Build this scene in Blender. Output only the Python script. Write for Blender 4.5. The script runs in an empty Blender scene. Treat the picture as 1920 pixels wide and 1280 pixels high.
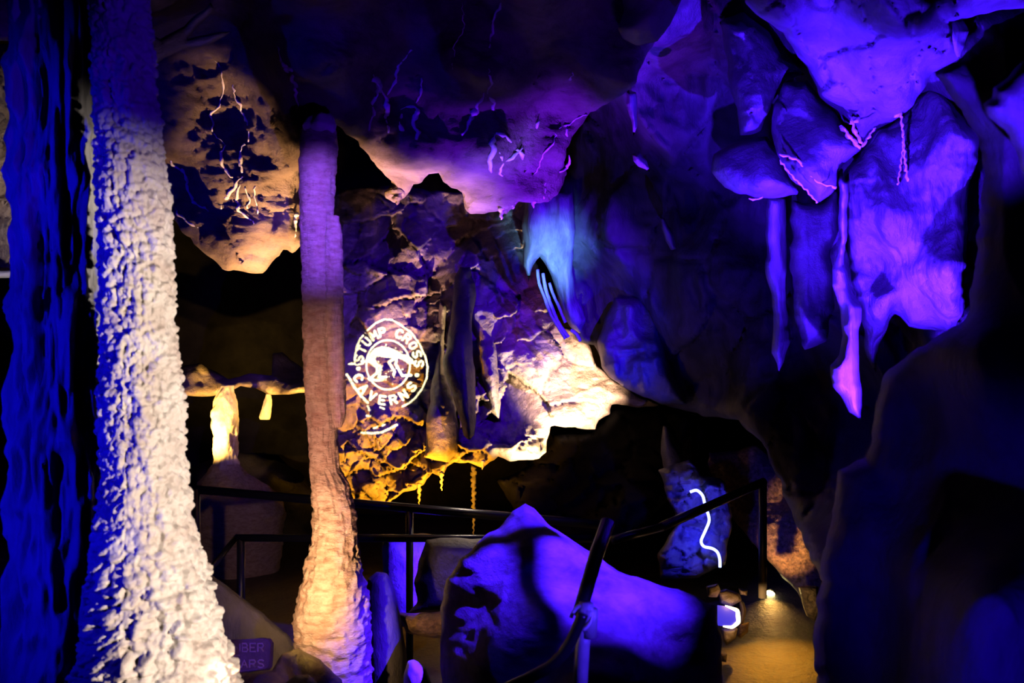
import bpy, bmesh, math, random
import numpy as np
from mathutils import Vector, Matrix

SC = bpy.context.scene
COL = SC.collection
F = 1600.0; EYE = 1.6

def P(px, py, Y):
    return Vector(((px-960.0)/F*Y, Y, EYE-(py-640.0)/F*Y))

# ------------------------------------------------------------------ camera
cam = bpy.data.cameras.new('camera'); cam.sensor_width = 36.0; cam.lens = 36.0*F/1920.0
cam.clip_start = 0.02; cam.clip_end = 60
co = bpy.data.objects.new('camera', cam); COL.objects.link(co)
co.location = (0, 0, EYE); co.rotation_euler = (math.pi/2, 0, 0)
cam.dof.use_dof = True; cam.dof.focus_distance = 4.2; cam.dof.aperture_fstop = 4.5
SC.camera = co
SC.cycles.diffuse_bounces = 0
# ------------------------------------------------------------------ world, exposure
w = bpy.data.worlds.new('world'); SC.world = w; w.use_nodes = True
w.node_tree.nodes['Background'].inputs[0].default_value = (0.02, 0.0, 0.25, 1)
w.node_tree.nodes['Background'].inputs[1].default_value = 0.006
SC.view_settings.view_transform = 'Standard'
SC.view_settings.look = 'None'
SC.view_settings.exposure = 0.0
SC.view_settings.gamma = 1.0
SC.view_settings.use_curve_mapping = False

# ------------------------------------------------------------------ lights
BLUE = (0.045, 0.006, 1.0); DEEP = (0.004, 0.002, 1.0); VIO = (0.28, 0.05, 1.0)
WARM = (1.0, 0.78, 0.52); AMBER = (1.0, 0.50, 0.06); WHITE = (1.0, 0.88, 0.78); ORANGE = (1.0, 0.55, 0.24)
CYAN = (0.16, 0.45, 1.0)
def spot(name, pos, target, energy, color, size, blend=0.5, radius=0.012):
    l = bpy.data.lights.new(name, 'SPOT'); l.energy = energy; l.color = color
    l.spot_size = math.radians(size); l.spot_blend = blend; l.shadow_soft_size = radius
    o = bpy.data.objects.new(name, l); COL.objects.link(o); o.location = pos
    d = Vector(target)-Vector(pos); o.rotation_euler = d.to_track_quat('-Z', 'Y').to_euler()
    return o
def point(name, pos, energy, color, radius=0.01):
    l = bpy.data.lights.new(name, 'POINT'); l.energy = energy; l.color = color; l.shadow_soft_size = radius
    o = bpy.data.objects.new(name, l); COL.objects.link(o); o.location = pos; return o
LS = []
spot('column_flood', (1.0, 0.95, 1.1), (-0.90, 1.95, 1.35), 270, (1.0, 0.84, 0.70), 39, 0.6)
spot('column_low_flood', (0.1, 1.5, 0.45), (-0.80, 1.95, 0.85), 10, WARM, 40, 0.9)
spot('column_blue', (-1.8, 0.85, 1.5), (-1.22, 2.1, 1.5), 62, DEEP, 72, 0.7)
spot('column_violet', (0.2, 0.9, 2.0), (-0.95, 2.0, 2.15), 16, (0.05, 0.0, 1.0), 34, 1.0)
spot('slim_uplight', (-0.66, 2.50, 0.80), P(618, 1065, 3.0), 26, (1.0, 0.56, 0.24), 100, 1.0)
spot('slim_front', (-0.55, 1.35, 0.5), P(605, 800, 3.0), 150, (1.0, 0.46, 0.30), 28, 1.0)
spot('slim_violet', (-0.3, 1.6, 2.3), P(600, 420, 3.0), 200, (0.24, 0.08, 1.0), 22, 0.9)
spot('ceiling_warm', P(640, 1120, 3.35), P(650, 375, 4.0), 1000, (1.0, 0.50, 0.20), 55, 1.0)
spot('ceiling_violet', P(1060, 1120, 3.6), P(950, 345, 4.0), 750, (0.15, 0.008, 1.0), 56, 1.0)
spot('ceiling_top_blue', (0.5, 0.9, 0.9), P(1000, 150, 2.9), 40, (0.10, 0.0, 1.0), 60, 1.0)
spot('wall_key', P(1040, 965, 5.1), P(985, 745, 5.7), 240, (1.0, 0.76, 0.40), 62, 1.0)
spot('wall_side_key', P(1150, 880, 4.5), P(1070, 738, 5.8), 950, (1.0, 0.66, 0.44), 35, 1.0)
spot('vein_blue', P(1050, 760, 2.7), P(930, 275, 3.5), 90, (0.22, 0.13, 1.0), 20, 1.0)
spot('fin_warm', P(770, 1000, 4.6), P(835, 780, 5.7), 90, (1.0, 0.52, 0.26), 15, 1.0)
spot('streak_violet', (-0.2, 1.2, 1.6), P(350, 60, 2.45), 14, (0.5, 0.3, 1.0), 14, 1.0)
spot('wall_amber', P(800, 1090, 5.2), P(790, 850, 6.0), 220, (1.0, 0.44, 0.015), 95, 0.8)
spot('wall_fill', P(640, 1180, 3.9), P(775, 500, 6.3), 800, (1.0, 0.55, 0.40), 14, 1.0)
spot('wall_violet', (-0.3, 3.2, 1.2), P(1010, 600, 6.0), 130, (0.5, 0.08, 1.0), 15, 1.0)
spot('wall_blue', (0.9, 3.0, 2.2), P(900, 600, 6.0), 420, (0.06, 0.0, 1.0), 40, 0.8)
spot('flow_cyan', (0.2, 3.3, 1.2), P(1035, 480, 5.2), 460, CYAN, 17, 1.0)
spot('flow_blue', (0.9, 3.3, 1.1), P(1090, 580, 5.2), 200, DEEP, 30, 0.8)
spot('right_blue', P(1700, 1050, 2.35), P(1640, 260, 3.1), 1300, BLUE, 66, 0.9)
spot('right_front_blue', (0.3, 1.2, 1.3), P(1600, 280, 3.1), 1200, BLUE, 32, 0.8)
spot('right_low_blue', (0.6, 0.9, 1.0), P(1790, 1000, 1.8), 10, (0.02, 0, 1), 56, 1.0)
spot('corner_blue', (0.55, 0.5, 1.3), P(1900, 225, 1.5), 420, BLUE, 20, 0.7)
spot('cliff_blue', P(1460, 1000, 3.0), P(1330, 330, 4.4), 55, BLUE, 70, 0.9)
MB = Vector((1.05, 1.75, 2.6))
spot('mound_blue', MB, P(1045, 1060, 2.8), 2800, BLUE, 26, 0.9, 0.004)
spot('post_blue', (0.75, 1.3, 1.3), P(1095, 1200, 1.9), 70, (0.06, 0.02, 1.0), 16, 0.8)
spot('patch_blue', P(900, 1080, 4.2), P(752, 1080, 4.5), 200, BLUE, 60, 0.8)
spot('ledge_lamp', P(345, 850, 5.9), P(445, 765, 6.6), 120, (1.0, 0.55, 0.10), 78, 0.9)
spot('ledge_lamp', P(600, 830, 5.8), P(500, 705, 6.6), 100, (1.0, 0.55, 0.10), 62, 0.9)
spot('plaque_violet', (-0.48, 1.75, 0.95), P(480, 1228, 2.5), 4, (0.8, 0.30, 1.0), 16, 0.9)
spot('tunnel_amber', P(1455, 1050, 4.9), P(1450, 1320, 4.45), 44, (1.0, 0.38, 0.02), 80, 1.0)
spot('tunnel_back', P(1444, 1100, 5.6), P(1450, 1260, 4.7), 3, (1.0, 0.5, 0.1), 80, 0.9, 0.02)
spot('rail_glint', P(900, 830, 4.25), P(900, 980, 4.15), 10, (1.0, 0.8, 0.6), 120, 0.9)
spot('tunnel_gravel', P(1400, 1180, 4.6), P(1500, 980, 5.6), 130, (1.0, 0.50, 0.16), 26, 0.9)
point('panel_glow', P(1384, 1160, 4.22), 0.5, (1.0, 0.5, 0.12))
spot('rope_glow', P(1325, 985, 4.75), P(1318, 985, 5.25), 14, (0.03, 0.02, 1.0), 120, 0.8)

# ------------------------------------------------------------------ noise
def _h(ix, iy, iz, s=0):
    n = (ix.astype(np.int64)*374761393 + iy.astype(np.int64)*668265263 + iz.astype(np.int64)*2147483647 + s*974711) & 0xffffffff
    n = ((n ^ (n >> 13))*1274126177) & 0xffffffff
    n = ((n ^ (n >> 16))*2246822519) & 0xffffffff
    return ((n ^ (n >> 15)) & 0xffffff)/float(0xffffff)
def vnoise(p, s=0):
    i = np.floor(p).astype(np.int64); f = p-i; f = f*f*f*(f*(f*6-15)+10)
    x, y, z = i[:, 0], i[:, 1], i[:, 2]; r = 0
    for dx in (0, 1):
        wx = f[:, 0] if dx else 1-f[:, 0]
        for dy in (0, 1):
            wy = f[:, 1] if dy else 1-f[:, 1]
            for dz in (0, 1):
                wz = f[:, 2] if dz else 1-f[:, 2]
                r = r + wx*wy*wz*_h(x+dx, y+dy, z+dz, s)
    return r*2-1
def fbm(p, o=4, s=0, ridged=False):
    a, t, r = 1.0, 0.0, 0
    for k in range(o):
        n = vnoise(p*(2.03**k)+k*17.3, s+k)
        r = r + a*((1-2*np.abs(n)) if ridged else n); t += a; a *= 0.5
    return r/t
def worley(u, v, s=0):
    """u, v arrays; returns F1, F2, cell random triple, offset to the nearest seed"""
    iu, iv = np.floor(u).astype(np.int64), np.floor(v).astype(np.int64)
    z = np.zeros_like(iu)
    f1 = np.full(u.shape, 9.0); f2 = np.full(u.shape, 9.0)
    c = [np.zeros(u.shape) for _ in range(5)]
    for a in (-1, 0, 1):
        for b in (-1, 0, 1):
            cu, cv = iu+a, iv+b
            su = cu+0.5+0.85*(_h(cu, cv, z, s)-0.5); sv = cv+0.5+0.85*(_h(cu, cv, z+1, s)-0.5)
            du, dv = u-su, v-sv; d = np.sqrt(du*du+dv*dv)
            n = d < f1
            f2 = np.where(n, f1, np.minimum(f2, d))
            for k, val in enumerate((_h(cu, cv, z+2, s), _h(cu, cv, z+3, s), _h(cu, cv, z+4, s), du, dv)):
                c[k] = np.where(n, val, c[k])
            f1 = np.where(n, d, f1)
    return f1, f2, c

# ------------------------------------------------------------------ materials
def mat(name, col, col2=None, scale=6.0, rough=0.6, bump=0.4, bscale=40.0, spec=0.5, emit=None, es=0, metal=0.0, crack=0.0, stretch=None):
    m = bpy.data.materials.new(name); m.use_nodes = True; nt = m.node_tree; b = nt.nodes['Principled BSDF']
    b.inputs['Roughness'].default_value = rough; b.inputs['Metallic'].default_value = metal
    b.inputs['Specular IOR Level'].default_value = spec
    b.inputs['Base Color'].default_value = (*col, 1)
    if emit: b.inputs['Emission Color'].default_value = (*emit, 1); b.inputs['Emission Strength'].default_value = es
    tc = nt.nodes.new('ShaderNodeTexCoord'); src = tc.outputs['Object']
    if stretch:
        mp = nt.nodes.new('ShaderNodeMapping'); mp.inputs['Scale'].default_value = stretch
        nt.links.new(src, mp.inputs[0]); src = mp.outputs[0]
    if col2:
        n = nt.nodes.new('ShaderNodeTexNoise'); n.inputs['Scale'].default_value = scale; n.inputs['Detail'].default_value = 6
        n.inputs['Roughness'].default_value = 0.62
        r = nt.nodes.new('ShaderNodeValToRGB'); r.color_ramp.elements[0].position = 0.36; r.color_ramp.elements[1].position = 0.62
        r.color_ramp.elements[0].color = (*col2, 1); r.color_ramp.elements[1].color = (*col, 1)
        nt.links.new(src, n.inputs['Vector']); nt.links.new(n.outputs['Fac'], r.inputs[0])
        nt.links.new(r.outputs[0], b.inputs['Base Color'])
    if bump:
        n1 = nt.nodes.new('ShaderNodeTexNoise'); n1.inputs['Scale'].default_value = bscale; n1.inputs['Detail'].default_value = 8
        n1.inputs['Roughness'].default_value = 0.65
        nt.links.new(src, n1.inputs['Vector']); h = n1.outputs['Fac']
        if crack:
            v = nt.nodes.new('ShaderNodeTexVoronoi'); v.feature = 'DISTANCE_TO_EDGE'; v.inputs['Scale'].default_value = crack
            nt.links.new(src, v.inputs['Vector'])
            mm = nt.nodes.new('ShaderNodeMath'); mm.operation = 'MINIMUM'; mm.inputs[1].default_value = 0.12
            nt.links.new(v.outputs['Distance'], mm.inputs[0])
            ad = nt.nodes.new('ShaderNodeMath'); ad.operation = 'MULTIPLY_ADD'; ad.inputs[1].default_value = 3.0
            nt.links.new(mm.outputs[0], ad.inputs[0]); nt.links.new(h, ad.inputs[2]); h = ad.outputs[0]
        bp = nt.nodes.new('ShaderNodeBump'); bp.inputs['Strength'].default_value = bump; bp.inputs['Distance'].default_value = 0.02
        nt.links.new(h, bp.inputs['Height']); nt.links.new(bp.outputs[0], b.inputs['Normal'])
    return m
M = {}
M['popcorn'] = mat('nodular_calcite', (0.80, 0.72, 0.66), (0.62, 0.50, 0.44), 14, 0.45, 0.35, 120)
M['fluted'] = mat('fluted_calcite', (0.62, 0.60, 0.62), (0.30, 0.29, 0.32), 5, 0.6, 0.6, 20, stretch=(1, 1, 0.3))
M['slim'] = mat('banded_calcite', (0.74, 0.60, 0.54), (0.52, 0.34, 0.28), 26, 0.5, 0.7, 60, stretch=(1, 1, 2.4))
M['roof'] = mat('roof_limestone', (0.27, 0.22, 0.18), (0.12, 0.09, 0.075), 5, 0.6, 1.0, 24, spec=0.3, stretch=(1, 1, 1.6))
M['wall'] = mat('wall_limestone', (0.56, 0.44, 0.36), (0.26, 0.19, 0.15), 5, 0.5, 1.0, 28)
M['calcite'] = mat('white_calcite', (0.92, 0.90, 0.88), None, 5, 0.35, 0.3, 60)
M['blue_rock'] = mat('smooth_limestone', (0.30, 0.29, 0.29), (0.13, 0.12, 0.12), 4, 0.42, 0.8, 18)
M['sheet'] = mat('streaked_limestone', (0.36, 0.34, 0.34), (0.10, 0.09, 0.09), 6, 0.4, 1.0, 22, stretch=(1, 1, 0.35), crack=5)
M['flow'] = mat('flowstone', (0.55, 0.55, 0.54), (0.22, 0.21, 0.2), 9, 0.3, 0.8, 34, stretch=(1, 1, 0.25))
M['dark'] = mat('dark_wet_shade_limestone', (0.05, 0.045, 0.042), (0.02, 0.018, 0.018), 5, 0.5, 0.8, 18)  # wet floor rock; low colour also paints shade on the blade and boulders
M['void'] = mat('shade_toned_limestone', (0.02, 0.018, 0.017), (0.01, 0.009, 0.009), 5, 0.8, 0.6, 12, spec=0.1)  # near-black colour stands in for the dark of the unlit depths
M['mound'] = mat('mound_limestone', (0.38, 0.35, 0.36), (0.13, 0.12, 0.12), 6, 0.65, 0.8, 14, spec=0.15, stretch=(1, 1, 2.0))
M['gravel'] = mat('gravelly_wall', (0.42, 0.26, 0.13), (0.12, 0.07, 0.04), 40, 0.35, 1.0, 70)
M['floor'] = mat('wet_floor', (0.40, 0.21, 0.06), (0.20, 0.10, 0.03), 7, 0.2, 1.0, 20, spec=0.9)
M['metal'] = mat('black_metal', (0.03, 0.03, 0.03), None, 5, 0.3, 0.1, 300, metal=0.6)
M['galv'] = mat('galvanised_metal', (0.60, 0.60, 0.62), (0.45, 0.45, 0.47), 20, 0.35, 0.2, 200, metal=0.3)
M['plaque'] = mat('cast_plaque', (0.34, 0.24, 0.30), (0.22, 0.16, 0.2), 20, 0.45, 0.6, 90)
M['letter'] = mat('worn_lettering', (0.72, 0.60, 0.68), None, 5, 0.4, 0.2, 90)
M['moss'] = mat('mossy_rock', (0.28, 0.25, 0.12), (0.12, 0.08, 0.08), 9, 0.6, 0.8, 40)
M['housing'] = mat('lamp_housing', (0.02, 0.02, 0.02), None, 5, 0.5, 0, 1)
M['bulb'] = mat('lamp_glass', (1, 0.9, 0.6), None, 5, 0.5, 0, 1, emit=(1.0, 0.78, 0.30), es=28)
M['rope'] = mat('rope_light_tube', (0.6, 0.7, 1), None, 5, 0.5, 0, 1, emit=(0.16, 0.19, 1.0), es=8)
M['screen'] = mat('panel_screen', (0.01, 0.01, 0.05), None, 5, 0.3, 0, 1, emit=(0.05, 0.035, 0.8), es=0.9)
M['frame_glow'] = mat('panel_light_strip', (1, 0.9, 0.7), None, 5, 0.5, 0, 1, emit=(1.0, 0.72, 0.34), es=7)

# ------------------------------------------------------------------ object helpers
def mk(name, verts, faces, m, parent=None, smooth=True):
    me = bpy.data.meshes.new(name)
    me.from_pydata([tuple(v) for v in verts], [], [tuple(int(i) for i in f) for f in faces])
    me.materials.append(m)
    if smooth: me.polygons.foreach_set('use_smooth', [True]*len(me.polygons))
    me.update()
    o = bpy.data.objects.new(name, me); COL.objects.link(o)
    if parent: o.parent = parent
    return o
def tag(o, label=None, cat=None, group=None, kind=None):
    if label: o['label'] = label
    if cat: o['category'] = cat
    if group: o['group'] = group
    if kind: o['kind'] = kind
    return o
def empty(name, label, cat, group=None):
    o = bpy.data.objects.new(name, None); COL.objects.link(o); o.empty_display_size = 0.05
    return tag(o, label, cat, group)

def rough_poly(poly, amp, step=9, s=0):
    pts = []
    n = len(poly)
    for i in range(n):
        a = np.array(poly[i], float); b = np.array(poly[(i+1) % n], float)
        k = max(1, int(np.hypot(*(b-a))/step))
        for j in range(k): pts.append(a+(b-a)*j/k)
    p = np.array(pts)
    if amp:
        q = np.c_[p/26.0, np.full(len(p), s*3.1)]
        p = p+amp*np.c_[fbm(q, 3, s+5), fbm(q+50, 3, s+9)]*1.4
    return p
def inside(x, y, poly):
    r = np.zeros(x.shape, bool); n = len(poly); j = n-1
    for i in range(n):
        xi, yi = poly[i]; xj, yj = poly[j]
        if yi != yj:
            c = ((yi > y) != (yj > y)) & (x < (xj-xi)*(y-yi)/(yj-yi)+xi)
            r ^= c
        j = i
    return r
def nearest(x, y, poly):
    a = poly; b = np.roll(poly, -1, axis=0)
    best = np.full(x.shape, 1e18); bx = np.zeros(x.shape); by = np.zeros(x.shape)
    for (ax, ay), (cx, cy) in zip(a, b):
        dx, dy = cx-ax, cy-ay; L = dx*dx+dy*dy
        if L == 0: continue
        t = np.clip(((x-ax)*dx+(y-ay)*dy)/L, 0, 1)
        qx, qy = ax+t*dx, ay+t*dy; d = (x-qx)**2+(y-qy)**2
        k = d < best
        best = np.where(k, d, best); bx = np.where(k, qx, bx); by = np.where(k, qy, by)
    return np.sqrt(best), bx, by
def idw(ctrl, x, y):
    c = np.array(ctrl, float)
    wsum = 0; r = 0
    for cx, cy, v in c:
        w_ = 1.0/((x-cx)**2+(y-cy)**2+900.0)**1.5
        wsum = wsum+w_; r = r+w_*v
    return r/wsum

def relief(name, poly, depth, m, res=6, edge=40, bulge=0.1, thick=0.3, disp=None, amp=4, s=0, parent=None):
    """a closed rock body: outline at its own distance, front face displaced, rounded to a back face `thick` metres behind"""
    pl = rough_poly(poly, amp, 9, s)
    x0, y0 = pl.min(0)-res; x1, y1 = pl.max(0)+res
    nx = int((x1-x0)/res)+2; ny = int((y1-y0)/res)+2
    gx, gy = np.meshgrid(x0+np.arange(nx)*res, y0+np.arange(ny)*res)
    cx, cy = gx[:-1, :-1]+res/2, gy[:-1, :-1]+res/2
    cin = inside(cx, cy, pl)
    cnt = np.zeros(gx.shape, int)
    for dy in (0, 1):
        for dx in (0, 1):
            cnt[dy:ny-1+dy, dx:nx-1+dx] += cin
    used = cnt > 0; bnd = used & (cnt < 4)
    d, qx, qy = nearest(gx.ravel(), gy.ravel(), pl)
    d = d.reshape(gx.shape); qx = qx.reshape(gx.shape); qy = qy.reshape(gx.shape)
    ins = inside(gx, gy, pl)
    X = np.where(bnd & (d < res*1.3), qx, gx); Yp = np.where(bnd & (d < res*1.3), qy, gy)
    d = np.where(bnd, 0, np.where(ins, d, 0))
    base = depth(X, Yp) if callable(depth) else (idw(depth, X, Yp) if isinstance(depth, (list, tuple)) else np.full(X.shape, float(depth)))
    t = np.clip(d/edge, 0, 1); prof = np.sqrt(1-(1-t)**2)
    hh = np.zeros(X.shape)
    if disp is not None:
        W = np.c_[((X-960)/F*base).ravel(), base.ravel(), (EYE-(Yp-640)/F*base).ravel()]
        hh = disp(X.ravel(), Yp.ravel(), W).reshape(X.shape)*np.clip(d/14.0, 0, 1)
    Yf = base-bulge*prof-hh; Yb = base+thick*prof
    idf = -np.ones(X.shape, int); idf[used] = np.arange(used.sum())
    nb = used & ~bnd
    idb = idf.copy(); idb[nb] = used.sum()+np.arange(nb.sum())
    def w3(Xa, Ya, D): return np.c_[(Xa-960)/F*D, D, EYE-(Ya-640)/F*D]
    verts = np.r_[w3(X[used], Yp[used], Yf[used]), w3(X[nb], Yp[nb], Yb[nb])]
    J, I = np.nonzero(cin)
    f1 = np.c_[idf[J, I], idf[J+1, I], idf[J+1, I+1], idf[J, I+1]]
    f2 = np.c_[idb[J, I], idb[J, I+1], idb[J+1, I+1], idb[J+1, I]]
    o = mk(name, verts, np.r_[f1, f2], m, parent)
    def sample(px, py):
        j = int(np.clip(round((py-y0)/res), 0, ny-1)); i = int(np.clip(round((px-x0)/res), 0, nx-1))
        return float(Yf[j, i])
    o_s = sample
    return o, o_s

def tube(name, pts, radii, m, parent=None, seg=8, rough=0.0, s=0):
    pts = [Vector(p) for p in pts]
    V, Fc = [], []
    prev = None
    for i, p in enumerate(pts):
        t = (pts[min(i+1, len(pts)-1)]-pts[max(i-1, 0)]).normalized()
        if prev is None:
            up = Vector((0, 1, 0)) if abs(t.y) < 0.9 else Vector((1, 0, 0))
            a = t.cross(up).normalized()
        else:
            a = (prev-t*prev.dot(t)).normalized()
        prev = a; b = t.cross(a)
        r = radii[i] if hasattr(radii, '__len__') else radii
        for k in range(seg):
            an = 2*math.pi*k/seg; rr = r*(1+rough*(random.random()-0.5))
            V.append(p+a*math.cos(an)*rr+b*math.sin(an)*rr)
    for i in range(len(pts)-1):
        for k in range(seg):
            Fc.append((i*seg+k, i*seg+(k+1) % seg, (i+1)*seg+(k+1) % seg, (i+1)*seg+k))
    Fc.append(tuple(range(seg-1, -1, -1))); Fc.append(tuple((len(pts)-1)*seg+k for k in range(seg)))
    return mk(name, V, Fc, m, parent)
def dense(pts, step):
    out = []
    for a, b in zip(pts[:-1], pts[1:]):
        a = np.array(a, float); b = np.array(b, float); k = max(1, int(np.linalg.norm(b-a)/step))
        for j in range(k): out.append(a+(b-a)*j/k)
    out.append(np.array(pts[-1], float)); return np.array(out)
def smooth_path(pts, step=4, it=2):
    p = dense(pts, step)
    for _ in range(it): p[1:-1] = (p[:-2]+2*p[1:-1]+p[2:])/4
    return p
def box(name, c, size, m, parent=None, rot=None, bevel=0.004):
    bm = bmesh.new(); bmesh.ops.create_cube(bm, size=1)
    for v in bm.verts: v.co = Vector((v.co.x*size[0], v.co.y*size[1], v.co.z*size[2]))
    bmesh.ops.bevel(bm, geom=bm.edges[:], offset=bevel, segments=2, affect='EDGES')
    R = rot if rot is not None else Matrix.Identity(3)
    for v in bm.verts: v.co = R @ v.co+Vector(c)
    me = bpy.data.meshes.new(name); bm.to_mesh(me); bm.free(); me.materials.append(m)
    o = bpy.data.objects.new(name, me); COL.objects.link(o)
    if parent: o.parent = parent
    return o

def column(name, prof, Y0, m, dispf, rows=4, N=200, parent=None, ycurve=None):
    """a round shaft through (py, left px, right px) stations at distance Y0"""
    pr = np.array(prof, float); ys = np.arange(pr[0, 0], pr[-1, 0]+0.1, rows)
    L = np.interp(ys, pr[:, 0], pr[:, 1]); R = np.interp(ys, pr[:, 0], pr[:, 2])
    k = np.array([1, 2, 3, 2, 1])/9.0
    L = np.convolve(np.pad(L, 2, mode='edge'), k, 'valid'); R = np.convolve(np.pad(R, 2, mode='edge'), k, 'valid')
    th = np.linspace(0, 2*math.pi, N, endpoint=False)
    T, Zp = np.meshgrid(th, ys)
    c = ((L+R)/2)[:, None]; r = ((R-L)/2)[:, None]/F*Y0
    cx = (c-960)/F*Y0; cz = EYE-(Zp-640)/F*Y0
    dd = dispf(T.ravel(), Zp.ravel(), (r+0*T).ravel(), ((c+0*T)-np.cos(T)*0).ravel()).reshape(T.shape)
    rr = r+dd
    X = cx+rr*np.sin(T); Yv = Y0-rr*np.cos(T)
    V = np.c_[X.ravel(), Yv.ravel(), cz.ravel()]
    n = len(ys); idx = np.arange(n*N).reshape(n, N)
    a = idx[:-1]; b = idx[1:]
    faces = np.c_[a.ravel(), np.roll(a, -1, 1).ravel(), np.roll(b, -1, 1).ravel(), b.ravel()][:, ::-1].tolist()
    faces.append(list(idx[0])); faces.append(list(idx[-1][::-1]))
    return mk(name, V, faces, m, parent)

# displacement recipes --------------------------------------------------------
def d_fbm(a, f, o=4, s=0, st=(1, 1, 1)):
    return lambda X, Y, W: a*fbm(W*np.array(st)*f, o, s)
def d_ridge(a, f, o=4, s=0, st=(1, 1, 1)):
    return lambda X, Y, W: a*fbm(W*np.array(st)*f, o, s, True)
def d_facet(a, cell, s=0, asp=0.6, ang=-0.35, tilt=1.2, crack=0.5):
    def f(X, Y, W):
        wx = X+cell*0.22*vnoise(np.c_[X/cell*1.3, Y/cell*1.3, 0*X+s], s+3)+3*vnoise(np.c_[X/11, Y/11, 0*X], s+4)
        wy = Y+cell*0.22*vnoise(np.c_[X/cell*1.3, Y/cell*1.3, 0*X+s+9], s+5)+3*vnoise(np.c_[X/11, Y/11, 0*X+7], s+6)
        c_, s_ = math.cos(ang), math.sin(ang)
        u = (wx*c_+wy*s_)/cell; v = (-wx*s_+wy*c_)/(cell*asp)
        f1, f2, c = worley(u, v, s)
        h = (c[0]-0.5)+tilt*((c[1]-0.5)*c[3]+(c[2]-0.3)*c[4])
        cr = np.clip((f2-f1)/0.10, 0, 1)
        return a*(h-crack*(1-cr)**2)
    return f
def d_sum(*fs): return lambda X, Y, W: sum(f(X, Y, W) for f in fs)

# ================================================================== SETTING
def S(o): o['kind'] = 'structure'; return o
# floor: uneven, wet, from under the camera to the far wall
nx, ny = 150, 150
xs = np.linspace(-5, 5, nx); ysf = np.linspace(-0.6, 9.5, ny); gx, gy = np.meshgrid(xs, ysf)
gz = -0.08+0.05*fbm(np.c_[gx.ravel(), gy.ravel(), 0*gx.ravel()]*1.4, 4, 3).reshape(gx.shape)
idx = np.arange(nx*ny).reshape(ny, nx)
ff = np.c_[idx[:-1, :-1].ravel(), idx[:-1, 1:].ravel(), idx[1:, 1:].ravel(), idx[1:, :-1].ravel()]
S(mk('floor', np.c_[gx.ravel(), gy.ravel(), gz.ravel()], ff, M['dark']))
# far cave wall closing the chamber
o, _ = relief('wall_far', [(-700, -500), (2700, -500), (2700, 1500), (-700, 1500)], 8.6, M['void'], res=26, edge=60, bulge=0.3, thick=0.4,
              disp=d_sum(d_fbm(0.5, 0.7, 4, 21), d_facet(0.22, 130, 8)), amp=0); S(o)

roof_poly = [(240, -60), (1300, -60), (1262, 25), (1225, 78), (1190, 150), (1140, 195), (1095, 222), (1066, 262), (1060, 300), (1068, 325), (1050, 362), (1010, 384),
             (975, 380), (950, 398), (935, 392), (905, 402), (880, 398), (862, 368), (838, 345), (822, 322), (808, 332), (795, 345), (775, 347), (762, 368), (742, 384), (722, 356),
             (733, 345), (716, 322), (690, 290), (665, 262), (640, 243), (610, 236), (590, 246), (572, 275), (562, 320), (561, 400), (566, 455), (545, 472), (530, 462), (518, 488), (492, 515), (455, 512), (420, 500),
             (385, 470), (352, 440), (325, 412), (300, 330), (280, 200)]
roof_depth = [(250, -60, 2.5), (600, -60, 2.45), (1000, -60, 2.45), (1300, -60, 2.5), (600, 100, 2.8), (900, 120, 2.9), (1180, 100, 3.0), (600, 240, 3.1), (420, 230, 3.55), (300, 200, 3.4), (320, 360, 3.7),
              (450, 300, 3.55), (430, 430, 3.62), (550, 380, 3.7), (490, 510, 3.75), (740, 380, 3.9), (760, 260, 3.35), (900, 250, 3.4), (900, 400, 3.95), (1050, 350, 3.95), (1060, 260, 3.6)]
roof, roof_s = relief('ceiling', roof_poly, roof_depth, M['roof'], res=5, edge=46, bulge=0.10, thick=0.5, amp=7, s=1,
                      disp=d_sum(d_fbm(0.08, 2.2, 5, 2), d_ridge(0.03, 6, 3, 7), d_facet(0.03, 110, 31, 0.8, 0.4), d_ridge(0.012, 13, 4, 8, (1, 1, 3.5)), d_fbm(0.008, 45, 3, 9)))
S(roof)
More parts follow.
